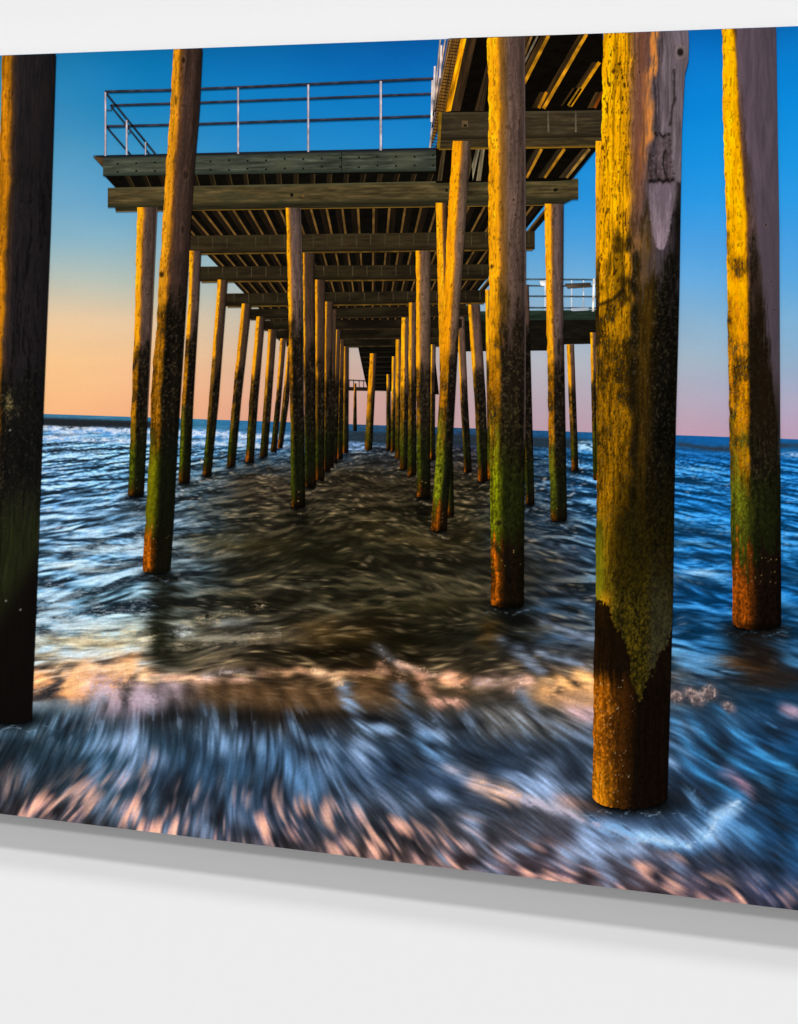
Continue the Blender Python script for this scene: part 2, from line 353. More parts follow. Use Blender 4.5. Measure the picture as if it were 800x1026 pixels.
    crest([(400, 690), (415, 720), (440, 760), (470, 780)], 6, '6c88ac', .8, seed=194)
    crest([(426, 742), (440, 762)], 8, '6c9ccc', 1.2, seed=197)
    crest([(350, 770), (385, 800), (400, 815)], 7, '7488a8', .9, seed=200)
    crest([(480, 786), (495, 792), (510, 798)], 7, 'f2b48c', 1.6, seed=203)
    crest([(450, 768), (485, 786), (540, 806), (580, 816), (610, 830), (640, 842)], 5, 'b0a8b4', 1.1, seed=206)
    crest([(595, 822), (640, 838), (690, 846), (712, 836), (718, 822), (740, 806)], 8, '5f92c8', 1.3, seed=209)
    crest([(640, 838), (690, 844), (712, 836), (720, 818), (738, 808)], 3.5, 'a4c8e8', 1.5, seed=212)
    crest([(690, 792), (700, 806), (708, 822)], 3.5, '6fa8dc', 1.1, seed=215)
    crest([(728, 776), (745, 786), (752, 798)], 5, 'a07888', 1.2, seed=218)
    crest([(560, 800), (600, 812)], 5, 'c09080', .8, seed=221)
    crest([(790, 710), (800, 714)], 5, 'b08a98', 1.0, seed=222)
    for (x0, y0, x1, y1, x2, y2) in [(675, 720, 690, 750, 730, 775), (690, 715, 712, 745, 770, 785), (720, 712, 745, 745, 800, 775), (742, 730, 765, 758, 800, 780), (676, 750, 700, 775, 745, 800), (520, 690, 540, 720, 598, 745)]:
        crest([(x0, y0), (x1, y1), (x2, y2)], 3.5, '3c86bc' if x0 > 600 else '6a7a90', 1.1, seed=int(x0 + y0))
    for (x0, y0, x1, y1) in [(500, 640, 545, 672), (540, 655, 600, 668), (545, 625, 596, 640), (520, 648, 532, 668)]:
        crest([(x0, y0), (x1, y1)], 4, '7f8ea6', .9, seed=int(x0 * 2 + y0))
    # foam flecks and glints, sharp before the long exposure draws them out
    fk = ss(.80, .90, vn(X / 2.3, Y / 1.7, 260)) * ss(.5, .7, fbm(X / 22, Y / 10, 261, 3))
    C = mix(C, mix(hx('dfe6ee'), hx('d8b890'), under), fk * (.75 - .35 * under) * ss(14, 40, d) * (1 - .5 * front) * (1 - .6 * ss(640, 700, X)))
    # long exposure: the painted water drawn out along its flow
    L_ = lin(np.clip(C, 0, 1)); ny, nx = X.shape
    vx = (1 - front) * 1.0 + front * ux; vy = (1 - front) * (tl_ * 1.3) + front * uy
    q = np.hypot(vx, vy); vx, vy = vx / q, vy / q
    ln = np.clip(d * .022, .3, 4.5) * (1 - front) + front * 8
    y0 = sea_y(X); hh = bot_y(X) - y0; acc = 0; wt = 0
    for k in np.linspace(-1, 1, 17):
        px = X + vx * ln * k; py = Y + vy * ln * k
        fi = np.clip(px - X[0, 0], 0, nx - 1.001); fj = np.clip((py - sea_y(px)) / (bot_y(px) - sea_y(px)) * (ny - 1), 0, ny - 1.001)
        i0 = fi.astype(int); j0 = fj.astype(int); a = (fi - i0)[..., None]; b = (fj - j0)[..., None]
        w = 1 - .5 * abs(k)
        acc = acc + w * ((L_[j0, i0] * (1 - a) + L_[j0, i0 + 1] * a) * (1 - b) + (L_[j0 + 1, i0] * (1 - a) + L_[j0 + 1, i0 + 1] * a) * b); wt += w
    L_ = acc / wt
    C = np.where(L_ <= .0031308, L_ * 12.92, 1.055 * np.maximum(L_, 1e-6) ** (1 / 2.4) - .055)
    C = (C - .16) * 1.16 + .16
    C = C * (1 + .05 * ss(690, 740, Y) * (1 - .5 * low))[..., None]
    C = C * (1 - .42 * np.exp(-((Y - 722 - 14 * blotch + 7) / 9.) ** 2) * ss(90, 160, X) * (1 - ss(440, 560, X)))[..., None]
    C = C * (1 + .30 * np.exp(-((Y - 682) / 6.) ** 2) * (X < 598) * ss(.3, .7, blotch))[..., None]
    # crisp spray left standing on the crest, lacy trails hanging from it, far breakers, collars at the pile feet
    def spray(pts, w, c, k, seed, fx=2.6, fyy=2.2, th0=.45):
        nonlocal C
        ds, t = seg_dist(X, Y + 4 * (fbm(X / 9, 0 * X, seed, 3) - .5), pts)
        tx = .6 * fbm(X / fx, Y / fyy, seed + 1, 4, .7) + .4 * np.clip(.5 + .2 * zm, 0, 1)
        C = mix(C, hx(c), np.clip(np.exp(-(ds / w) ** 2) * ss(th0, th0 + .26, tx) * k, 0, 1))
    spray([(50, 688), (80, 678), (110, 682), (138, 670)], 11, 'f6b67c', .9, 500); spray([(66, 692), (84, 688)], 7, 'ffbe84', 1, 503, th0=.42)
    spray([(60, 668), (100, 671), (130, 666), (148, 678)], 4, 'ffd2a4', .9, 506, th0=.46); spray([(90, 690), (130, 694), (150, 700)], 9, 'd2b8c4', .8, 509)
    spray([(40, 650), (90, 640), (150, 636)], 10, 'e4d2ac', .8, 512, 5, 1.6); spray([(40, 625), (90, 618), (150, 612)], 14, 'c4d2d8', .7, 515, 6, 1.7)
    spray([(50, 600), (100, 560), (150, 540)], 34, 'bcd0dc', .6, 518, 7, 1.7); spray([(170, 636), (190, 632)], 5, 'd8dce0', .8, 521, 5, 1.8, .45)
    spray([(200, 622), (225, 618), (262, 606)], 5, 'c0a884', .8, 524, 4, 1.5); spray([(150, 650), (215, 642), (290, 634)], 6, '9c8e78', .8, 527, 7, 1.6)
    spray([(155, 680), (205, 681), (250, 679), (262, 674)], 3, 'e6b494', .9, 530, th0=.48); spray([(208, 679), (225, 674), (240, 677)], 3.5, 'd2bcbc', .9, 533, th0=.44)
    spray([(264, 674), (300, 672), (330, 677), (398, 672)], 3, 'c08c64', .8, 536, 5, 1.6, .5); spray([(314, 673), (326, 676), (342, 686)], 2.4, 'f4c494', 1, 539, th0=.4)
    spray([(378, 645), (386, 655), (400, 668)], 2.2, 'a8a8b4', .55, 542, th0=.46); spray([(384, 664), (402, 678)], 5, 'e0a884', .7, 545)
    spray([(400, 664), (418, 670), (446, 678), (456, 674)], 2.2, 'e8bc9c', .9, 548, th0=.42); spray([(449, 681), (462, 684)], 5, 'f4b490', 1, 551, th0=.38)
    spray([(435, 703), (460, 703)], 2.4, 'f0b8a0', 1, 554, th0=.4); spray([(424, 676), (426, 688)], 3.5, 'c08c70', .8, 557); spray([(478, 684), (520, 681)], 3.5, 'c8acb0', .8, 560, 6, 1.6)
    spray([(514, 690), (523, 682), (531, 681)], 2.4, 'fcc8ac', 1, 563, th0=.36); spray([(550, 694), (572, 684), (588, 680), (597, 692)], 7, 'fabe80', 1, 566, 4, 2, .46); spray([(545, 700), (597, 704)], 6, 'b88c68', .7, 569, 5, 1.8)
    spray([(578, 714), (597, 718)], 5, 'cfaeb4', .9, 572, th0=.45); spray([(480, 784), (497, 792), (520, 799)], 3.2, 'f8c4a0', 1, 575, 5, 2, .40)
    spray([(510, 798), (560, 812), (600, 826)], 3, 'bcb0c4', .9, 578, 5, 2, .44); spray([(600, 826), (640, 840), (684, 846), (708, 838), (716, 822), (738, 806)], 6.5, '86b6e2', .85, 581, 7, 3.5, .42)
    spray([(640, 841), (690, 847), (712, 836), (718, 820), (740, 804)], 2.6, 'b4d2ee', .9, 584, 6, 3, .38); spray([(692, 790), (702, 806), (712, 824)], 3, '6fa6d6', .5, 587, th0=.45)
    for (x, y, w) in [(678, 699, 5), (692, 696, 4), (699, 701, 6), (711, 695, 6.5), (730, 709, 4)]:
        q = np.hypot((X - x) / w, (Y - y) / (w + 1.5)); t9 = fbm(X / 1.9, Y / 2.2, 590, 3, .7)
        C = mix(C, hx('2c262a'), np.exp(-(q / .8) ** 2) * .5); C = mix(C, hx('d4b4a8'), np.exp(-((q - .85) / .33) ** 2) * ss(.34, .70, t9) * .6 * (Y < y + w * .5))
        C = mix(C, hx('b09894'), np.exp(-((q - .5) / .6) ** 2) * ss(.42, .75, t9) * .45)
    lace = ss(.62, .82, .5 + .10 * zf + .16 * zm) * np.exp(-((Y - 722 - 10 * blotch) / 22.) ** 2) * front
    C = mix(C, mix(hx('9cb8dc'), hx('5f9cce'), ss(600, 700, X)), lace * .28)
    fb = fbm(X / 4.5, Y / 1.4, 600, 3, .7)
    a = ss(9.5, 12, d + 2 * (fm - .5)) * (1 - ss(24, 28, d + 4 * (fm - .5))) * (1 - ss(255, 330, X)) * (.45 + .55 * np.cos((d - 14) / 10.5 * 2 * math.pi))
    C = mix(C, hx('e2e8f6'), np.clip(a * ss(.36, .62, fb), 0, 1) * .9)
    for (x0, y0, w) in [(136, 496, 8.5), (156.5, 574, 14.5), (184, 483, 6), (207, 476, 5), (231, 467, 5), (250, 463, 4.5), (264, 457, 4), (299, 507, 7.5), (311, 487, 5.5), (424.5, 498, 7), (439.5, 532, 8.5), (469.5, 473, 4.5), (484.5, 482, 5.5),
                        (508.5, 607, 17), (531, 505, 5), (560, 521, 9), (577, 471, 4.5), (759, 628, 25), (631.5, 806, 39), (2, 722, 33)]:
        C = mix(C, hx('0b0c0c'), np.exp(-((X - x0) / (w * 1.15)) ** 4 - ((Y - y0 - 1.5) / (2.5 + w * .14)) ** 2) * .85)
        t9 = fbm(X / 4, Y / 1.3, 605 + int(x0), 3, .6); yy = y0 + 4 + w * .13 + 2.5 * np.sin(X / 5. + x0)
        lc = hx('b8a07c') if 190 < x0 < 500 else (hx('8fa8c0') if x0 < 700 else hx('5f8fb4'))
        C = mix(C, lc, np.exp(-((X - x0) / (w * 1.5)) ** 4 - ((Y - yy) / 1.3) ** 2) * ss(.5, .72, t9) * .6)
    # wavering dark reflections of the nearer piles
    for (x0, y0, w, h, c, k) in [(157, 600, 11, 26, '15150e', .75), (164, 640, 12, 24, '16170d', .8), (172, 664, 24, 7, '15150d', .6), (757, 650, 22, 22, '1a1410', .7), (772, 680, 40, 8, '241c18', .7), (512, 632, 15, 20, '0d0d0b', .6), (300, 524, 8, 14, '0c0b08', .6),
                                 (90, 452, 16, 3, '2a3038', .6), (60, 452, 8, 4, '242a32', .6), (78, 491, 9, 3, '1e2830', .6)]:
        sh = 7 * (fbm(Y / 9, X / 60, 700 + int(x0), 2) - .5) + 2.5 * z2
        C = mix(C, hx(c), np.exp(-(((X - x0 + sh) / w) ** 2 + ((Y - y0) / h) ** 2) ** 1.3) * k * np.clip(.95 - .18 * z3, 0, 1.05))
    a = ss(4.5, 6.5, d) * (1 - ss(10, 12.5, d + 2.5 * ss(70, 200, X))) * (1 - ss(128, 200, X))
    C = mix(C, hx('22262b'), a * .9)
    hair = .30 * zf * front + (.35 * z4 + .5 * z3) * (1 - front)
    C = C * (1 + .10 * hair * ss(5, 30, d))[..., None]
    C = C * (0.95 + 0.10 * fbm(X / 1.4, Y / 1.4, 250, 2))[..., None]
    return np.clip(C, 0, 1)
xs = np.arange(XL, XR + .5, 1.0); vs = np.linspace(0, 1, 500)
X = np.tile(xs, (len(vs), 1)); Y = sea_y(X) + vs[:, None] * (bot_y(X) - sea_y(X))
grid_mesh('sea', X, Y, paint_sea(X, Y), 1, PR, 'blurred rushing sea water with a breaking foam crest and peach reflections')
# ------------------------------------------------------------------ timber painting
def patch(name, tlp, trp, brp, blp, layer, parent, base, grain=.25, along='x', edge=None, low=None, seed=1, gs=1.0, res=1.0, label=None, blot=.15, tint=None):
    """four-cornered board; v runs down the picture, u to the right"""
    tlp, trp, brp, blp = [np.array(p, float) for p in (tlp, trp, brp, blp)]
    wd = max(np.hypot(*(trp - tlp)), np.hypot(*(brp - blp))); hg = max(np.hypot(*(blp - tlp)), np.hypot(*(brp - trp)))
    nx = max(3, int(wd / res) + 2); ny = max(3, int(hg / res) + 2)
    if nx * ny > 90000: nx //= 2
    u, v = np.meshgrid(np.linspace(0, 1, nx), np.linspace(0, 1, ny))
    P = (tlp * (1 - u)[..., None] + trp * u[..., None]) * (1 - v)[..., None] + (blp * (1 - u)[..., None] + brp * u[..., None]) * v[..., None]
    a, b = u * wd, v * hg
    if along == 'y': a, b = b, a
    g = fbm(a / (26 * gs), b / (1.8 * gs), seed, 4, .65); bl = fbm(a / 30, b / 12, seed + 5, 3)
    C = np.broadcast_to(hx(base), P.shape[:2] + (3,)) * (1 + grain * 2 * (g - .5) + blot * 2 * (bl - .5))[..., None]
    if tint: C = mix(C, hx(tint), ss(.5, .8, bl) * .6)
    if edge: C = mix(C, hx(edge[0]), np.exp(-(b / edge[1]) ** 2) * .9 * (.6 + .6 * g))
    if low: C = mix(C, hx(low[0]), np.exp(-((hg if along == 'x' else wd) - b) ** 2 / low[1] ** 2) * .9 * np.clip(.5 + .8 * g, 0, 1))
    return grid_mesh(name, P[..., 0], P[..., 1], np.clip(C, 0, 1), layer, parent, label)

def strip(name, pts, w0, w1, layer, parent, c, seed=1, shade=None, label=None):
    """slender rail or joist edge along a polyline"""
    pts = np.array(pts, float); L = np.r_[0, np.cumsum(np.hypot(*np.diff(pts, axis=0).T))]
    n = max(3, int(L[-1] / 1.5)); t = np.linspace(0, L[-1], n)
    x = np.interp(t, L, pts[:, 0]); y = np.interp(t, L, pts[:, 1])
    dx = np.gradient(x); dy = np.gradient(y); q = np.hypot(dx, dy); nx, ny = -dy / q, dx / q
    w = np.linspace(w0, w1, n); k = np.linspace(-.5, .5, 5)
    X = x[None, :] + k[:, None] * (nx * w)[None, :]; Y = y[None, :] + k[:, None] * (ny * w)[None, :]
    if pts[-1, 0] < pts[0, 0]: X, Y = X[:, ::-1], Y[:, ::-1]
    C = np.broadcast_to(hx(c), X.shape + (3,)) * (.8 + .4 * fbm(X / 6, Y / 6, seed, 2))[..., None]
    if shade: C = mix(C, hx(shade), np.tile(ss(0.0, .5, k)[:, None], (1, n)))
    return grid_mesh(name, X, Y, np.clip(C, 0, 1), layer, parent, label)

def poly(name, pts, layer, parent, c, seed=1, label=None):
    """irregular flat area, filled as a fan of fine painted rows between its left and right outlines"""
    pts = np.array(pts, float); ys = np.arange(pts[:, 1].min(), pts[:, 1].max() + .5, 1.0)
    lo = []; hi = []
    m = len(pts)
    for y in ys:
        xsx = []
        yy = min(max(y, pts[:, 1].min() + .01), pts[:, 1].max() - .01)
        for i in range(m):
            (x0, y0), (x1, y1) = pts[i], pts[(i + 1) % m]
            if (y0 - yy) * (y1 - yy) <= 0 and y0 != y1: xsx.append(x0 + (yy - y0) / (y1 - y0) * (x1 - x0))
        lo.append(min(xsx)); hi.append(max(xsx))
    lo, hi = np.array(lo), np.array(hi); nx = max(4, int((hi - lo).max() / 3))
    u = np.linspace(0, 1, nx); X = lo[:, None] + (hi - lo)[:, None] * u; Y = np.tile(ys[:, None], (1, nx))
    C = np.broadcast_to(hx(c), X.shape + (3,)) * (.7 + .6 * fbm(X / 9, Y / 2.5, seed, 3))[..., None]
    return grid_mesh(name, X, Y, C, layer, parent, label)

# ------------------------------------------------------------------ far pier arm on the right
ARM = poly('far_deck', [(458, 320), (610, 319), (610, 344), (560, 345), (555, 351), (458, 352)], 4, PR, '17140f', 3, 'distant arm of the pier with green edge board and white rails')
patch('edge_board', (458, 312), (610, 310), (610, 320), (458, 321.5), 5, ARM, '232e25', .3, seed=5, edge=('44584a', 1.0))
for y in (279.5, 286, 296.5, 308): strip('rail', [(524, y), (612, y + .6)], 1.5, 1.5, 6, ARM, '46545e', 7)
for x in (546.5, 573, 585): strip('post', [(x, 280), (x, 311)], 1.3, 1.3, 6, ARM, 'b9bec4', 8)
strip('post', [(595.5, 279), (594.5, 312)], 2.2, 2.2, 6.2, ARM, 'e6ddd0', 9)
patch('bench', (566, 284), (592, 283), (593, 287.5), (569, 289), 6.5, ARM, '4a4036', .3, seed=10)
patch('white_crate', (541, 281), (547, 281), (547, 287), (542, 286), 6.5, ARM, 'cfd0cf', .1, seed=10)
patch('white_crate', (573, 308.5), (590, 308), (590, 311), (574, 311.5), 6.5, ARM, '9aa2ac', .1, seed=10)

# ------------------------------------------------------------------ pier underside, joists, beams
PIER = poly('pier_deck', [(167, 208), (547, 204), (435, 346), (440, 395), (392, 391.5), (369, 391.5), (366, 381), (359, 348), (344, 347), (296, 346)], 8, PR, '0d0b08', 12, 'timber pier deck seen from below running to the horizon')
def ray(s, y): return 372 + s * (425 - y)
k = 0
for i in range(-15, 13):
    s = i * .0728 + .012
    y0 = 206.0; y1 = 345.0
    if s < -.94: y0 = 425 - 205 / .94 * 1.0
    if abs(ray(s, y0) - 372) > 205 and s < 0: continue
    if s > .86: continue
    lw = 3.2
    w0 = .0165 * (425 - y0); w1 = .0165 * (425 - y1)
    # broad dim side face, then the lit lower edge
    sd = -.034 if s < -.02 else .034
    if abs(s) < .02: sd = .02
    a0, a1 = ray(s, y0), ray(s, y1); b0, b1 = ray(s + sd, y0), ray(s + sd, y1)
    A, B = (a0, b0) if a0 < b0 else (b0, a0); A1, B1 = (a1, b1) if a1 < b1 else (b1, a1)
    J = patch('joist', (A, y0), (B, y0), (B1, y1), (A1, y1), 9, PIER, '1c150e', .35, 'y', seed=40 + i, res=1.5)
    strip('joist_edge', [(a0, y0), (a1, y1)], w0 * .62, w1 * .62, 9.5, J, '644a26', 60 + i)
# far stretch of the deck
for j, y in enumerate((352, 357, 362, 367, 371, 375, 379, 383, 387)):
    xl = 359 + (y - 348) * .25 + 1
    patch('beam', (xl, y), (436, y - 1), (436, y + .6), (xl, y + 1.8), 10, PIER, '231d14' if j % 2 else '19150f', .3, seed=80 + j)
beams = [((287, 341), (452, 339.5), 6.0), ((277, 331.5), (456, 330), 7.8), ((263, 321), (463, 319.5), 8.8), ((249, 309.5), (471, 306), 9.6), ((226, 294), (487, 290.5), 12.5), ((200, 267), (489.5, 264.5), 14.6), ((190, 236), (536, 231.5), 17.8)]
for j, (a, b, h) in enumerate(beams):
    cc = ['15110b', '18130c', '1b160e', '201a11', '261f14', '2c2417', '372d1d'][j]
    B = patch('beam', a, b, (b[0], b[1] + h), (a[0], a[1] + h), 12 + j * .5, PIER, cc, .3, seed=90 + j, low=('1a150d', 2.2), tint='332c1c')
    n = int((b[0] - a[0]) / 14)
    for q in range(n):
        x = a[0] + (q + .6) * (b[0] - a[0]) / n; y = a[1] + (b[1] - a[1]) * (x - a[0]) / (b[0] - a[0])
        if j >= 4: strip('metal_strap', [(x, y + 1), (x, y + h * .72)], .8, .8, 12.2 + j * .5, B, '463c2a', 95 + q)
    strip('lit_lip', [(a[0] + 2, a[1] + h + .7), (b[0] - 2, b[1] + h + .7)], 1.5, 1.5, 12.3 + j * .5, B, '5c451e' if j > 3 else '33281a', 99 + j)
# far tiny boardwalk and lamp seen through the piles
FB = patch('far_boardwalk', (344, 387.5), (372, 388), (372, 391.5), (344, 391), 6, PR, '251d18', .2, seed=33)
strip('rail', [(348, 380.5), (367, 381.5)], 1.0, 1.0, 6.1, FB, '4a3f44', 34)
for x in (350, 354.5, 360, 364.5): strip('post', [(x, 380.5), (x, 388)], .8, .8, 6.1, FB, '4a3f44', 35)

# head of the pier (wide front section)
HEAD = poly('pier_head', [(103, 174), (440, 169), (440, 192), (118, 190)], 16, PR, '0e0c08', 36, 'wide front section of the pier with weathered green fascia board')
for x in range(124, 436, 17):
    sx = (x - 300) * .05
    patch('joist', (x, 174), (x + 5, 174), (x + 5 - sx * .9 , 190), (x - sx * .9, 190), 16.5, HEAD, '221b11', .35, 'y', seed=x, low=('5c4a2a', .8))
patch('deck_edge', (92.5, 155.6), (440, 147.6), (440, 150), (103, 158), 17.5, HEAD, '20242a', .2, seed=50)
poly('end_board', [(93, 156.6), (103.8, 156.6), (103.8, 168)], 17.2, HEAD, '4c3a26', 51)
fa = patch('fascia_board', (103.3, 157.5), (438, 149.8), (438, 171.2), (103.3, 176.2), 18, HEAD, '484c40', .32, seed=52, low=('283028', 3), edge=('262c2c', 1.5), tint='4a4a3a', label='weathered grey green fascia board with bolt heads')
rng = np.random.default_rng(4)
for x in np.arange(118, 436, 18.6):
    for dy in (6, 15):
        yy = 157.5 - (x - 103) * .023 + dy + rng.uniform(-.8, .8)
        strip('bolt', [(x - 1, yy), (x + 1.0, yy)], 1.8, 1.8, 18.2, fa, '161a18', int(x))
strip('board_joint', [(342.5, 152.5), (342.5, 173)], .9, .9, 18.2, fa, '1a201c', 5)
lip = patch('beam_underside', (115, 206), (575, 199), (562, 205.5), (116, 212), 18.5, HEAD, '2e2a1c', .3, seed=53, low=('a87a2c', 1.3))
B1 = patch('front_beam', (108, 188), (579.5, 178.6), (579.5, 199.5), (108, 207.6), 19, HEAD, '54482e', .36, seed=54, low=('2c2a1c', 3.2), edge=('55533c', 1.5), tint='3c3a28', label='long weathered cross beam under the front deck')
strip('bolt', [(291, 195.2), (294, 195.2)], 3.4, 3.4, 19.2, B1, '14120d', 3)
strip('bolt', [(303, 196), (305, 196)], 2, 2, 19.2, B1, '6e4a2c', 3)
strip('bolt', [(555, 190.5), (559, 189.5)], 3, 3, 19.2, B1, '17140f', 3)
strip('bolt', [(446.5, 190.5), (449, 190.5)], 3, 3, 19.2, B1, '17140f', 3)

# walkway over the camera at upper right
WK = poly('walkway', [(440, top_y(462) - 2 + 2.2), (604, top_y(604) + .2), (612, 150), (597, 150), (572, 181), (437, 183), (437, 148), (452, 60), (462, top_y(462))], 21, PR, '0c0906', 55, 'raised walkway passing over the viewer with sunlit joists beneath')
def dj(name, a, b, c, d, col, layer, par, **kw): return patch(name, a, b, c, d, layer, par, col, .4, 'y', res=1.0, **kw)
def ty(x): return top_y(x) + .3
dj('side_boards', (449.5, ty(449)), (462, ty(462)), (446, 112), (431, 148.5), '6a4a22', 22, WK, seed=56)
for q in range(34):
    t = q / 33.; y = 41 + t * 104; x = 450 - t * 17.5
    strip('plank_gap', [(x - 1, y), (x + 11 - 6 * t, y + 1.4)], .9, .9, 22.1, WK.children[0], '2b1c0c', 57)
dj('lit_joist', (462, ty(462)), (467.5, ty(467)), (452, 111), (446.5, 112), 'd98f14', 22.5, WK, seed=58)
dj('joist', (467.5, ty(467)), (478, ty(478)), (461, 111), (452, 111), '3a2a1a', 22.5, WK, seed=59)
dj('joist', (489, 60), (494, 50), (485, 111), (475.5, 111), '35281a', 22.5, WK, seed=60)
for (x0, y0, x1, y1, w, c) in [(533, ty(533), 520, 70, 3, '7a5a30'), (550, ty(550), 524, 86, 4.5, 'a8741c'), (588, ty(588), 545, 108.5, 4.5, 'b47c1e'), (601, 62, 572, 106, 4.5, 'c4861a'),
                              (548, 92, 540, 108, 4, 'a06a18'), (604, 92, 596, 108, 4, '7a3f14'), (582, 88, 570, 106, 5, '8a6420')]:
    J = dj('joist', (x0 - w - 3, y0), (x0, y0), (x1, y1), (x1 - w - 3, y1), '3a2a16', 22.5, WK, seed=int(x0))
    strip('joist_edge', [(x0, y0), (x1, y1)], w * .75, w * .75, 22.8, J, c, int(y1))
strip('joist_edge', [(539, ty(539)), (526, 62)], 2, 2, 22.8, WK, '6f6250', 5)
for (x0, x1, c) in [(543, 528, '9a6c22'), (566, 546, '97691f'), (591, 568, '8a6a34')]:
    J = dj('joist', (x0 - 7, 149), (x0, 149), (x1, 178), (x1 - 8, 178), '30261a', 22.5, WK, seed=int(x0))
    strip('joist_edge', [(x0, 149), (x1, 178)], 3, 2.4, 22.8, J, c, 4)
for (x0, x1, c) in [(447, 443, '463a26'), (481, 474, '80765e'), (486, 482, '6a5f48'), (472, 474, '3a3020')]:
    dj('joist', (x0 - 4, 149), (x0, 149), (x1, 181), (x1 - 4.5, 181), c, 22.5, WK, seed=int(x0) + 2)
wl = patch('beam_underside', (440, 138), (603, 135), (603, 147.5), (440, 150), 23, WK, '3c3220', .35, seed=61, low=('a5771f', 1.6))
wb = patch('cross_beam', (441.5, 112.5), (604, 110.3), (604, 137), (441.5, 140), 24, WK, '3f3526', .36, seed=62, low=('211c12', 3), edge=('4c4534', 1.5), tint='362e20', label='heavy cross beam carrying the walkway')
strip('bolt', [(463, 124), (469, 124)], 6.5, 6.5, 24.2, wb, '5d4c34', 3)
strip('bolt', [(465, 125.5), (468, 125.5)], 2.5, 2.5, 24.3, wb, '1a140c', 3)
for x in (549.5, 577): strip('metal_strap', [(x, 111), (x + .3, 132)], 1.6, 1.6, 24.2, wb, '5f5846', 3)
strip('side_board', [(441.5, 112), (439.5, 149)], 3.2, 3.2, 24.1, wb, '7a5c1c', 3)

# railings
RL = empty('railing', PR)
RL['label'] = 'metal pipe railing along the front edge of the pier'
def rail(pts, w, c, l=20.5): return strip('rail', pts, w, w, l, RL, c, 3, shade='15202c')
rail([(105, 91.6), (175, 89.8), (250, 86.8), (434, 78.4)], 2.6, '3c3c48'); rail([(111, 105.3), (200, 102.6), (433, 93.6)], 2.3, '3c3c48'); rail([(106, 126.4), (200, 124), (433, 116)], 2.5, '3a3a46')
rail([(105.5, 92), (157, 155.5)], 1.8, '2b3038'); rail([(110.5, 105), (151, 155.5)], 1.6, '2b3038'); rail([(107, 127), (131.5, 155.5)], 1.6, '2b3038')
strip('bracket', [(106, 109.5), (111.5, 110.5), (112, 106)], 1.0, 1.0, 20.6, RL, '39424a'); strip('bracket', [(127, 133.5), (130, 133.5), (130, 129)], 1.0, 1.0, 20.6, RL, '39424a')
for (x, y0, y1, w) in [(105.5, 92, 156, 2.0), (126.8, 120, 155, 1.8), (145.8, 142, 155, 1.4), (238.6, 87.5, 154, 1.9), (308.9, 84.5, 152, 2.0), (381.6, 81, 150.5, 2.3)]:
    strip('post', [(x, y0), (x, y1)], w, w, 20.8, RL, 'b8aeb4', int(x), shade='7c7480')
for (a, b, w, c) in [((441.5, ty(441)), (431, 148), 1.7, '9c8c84'), ((446.5, ty(446)), (434, 116), 1.3, 'b89a80'), ((449.5, ty(449)), (433, 128), 1.2, '6c5c58'), ((452, ty(452)), (436, 112), 1.1, '8c6c44')]:
    strip('rail', [a, b], w, w, 25, RL, c, 5)
for (x0, y0, x1, y1) in [(436, 66, 434.5, 100), (442.5, 45, 441, 78), (433.5, 80, 432.5, 122)]: strip('post', [(x0, y0), (x1, y1)], 1.8, 1.8, 25.2, RL, 'd6c6c0', 5)

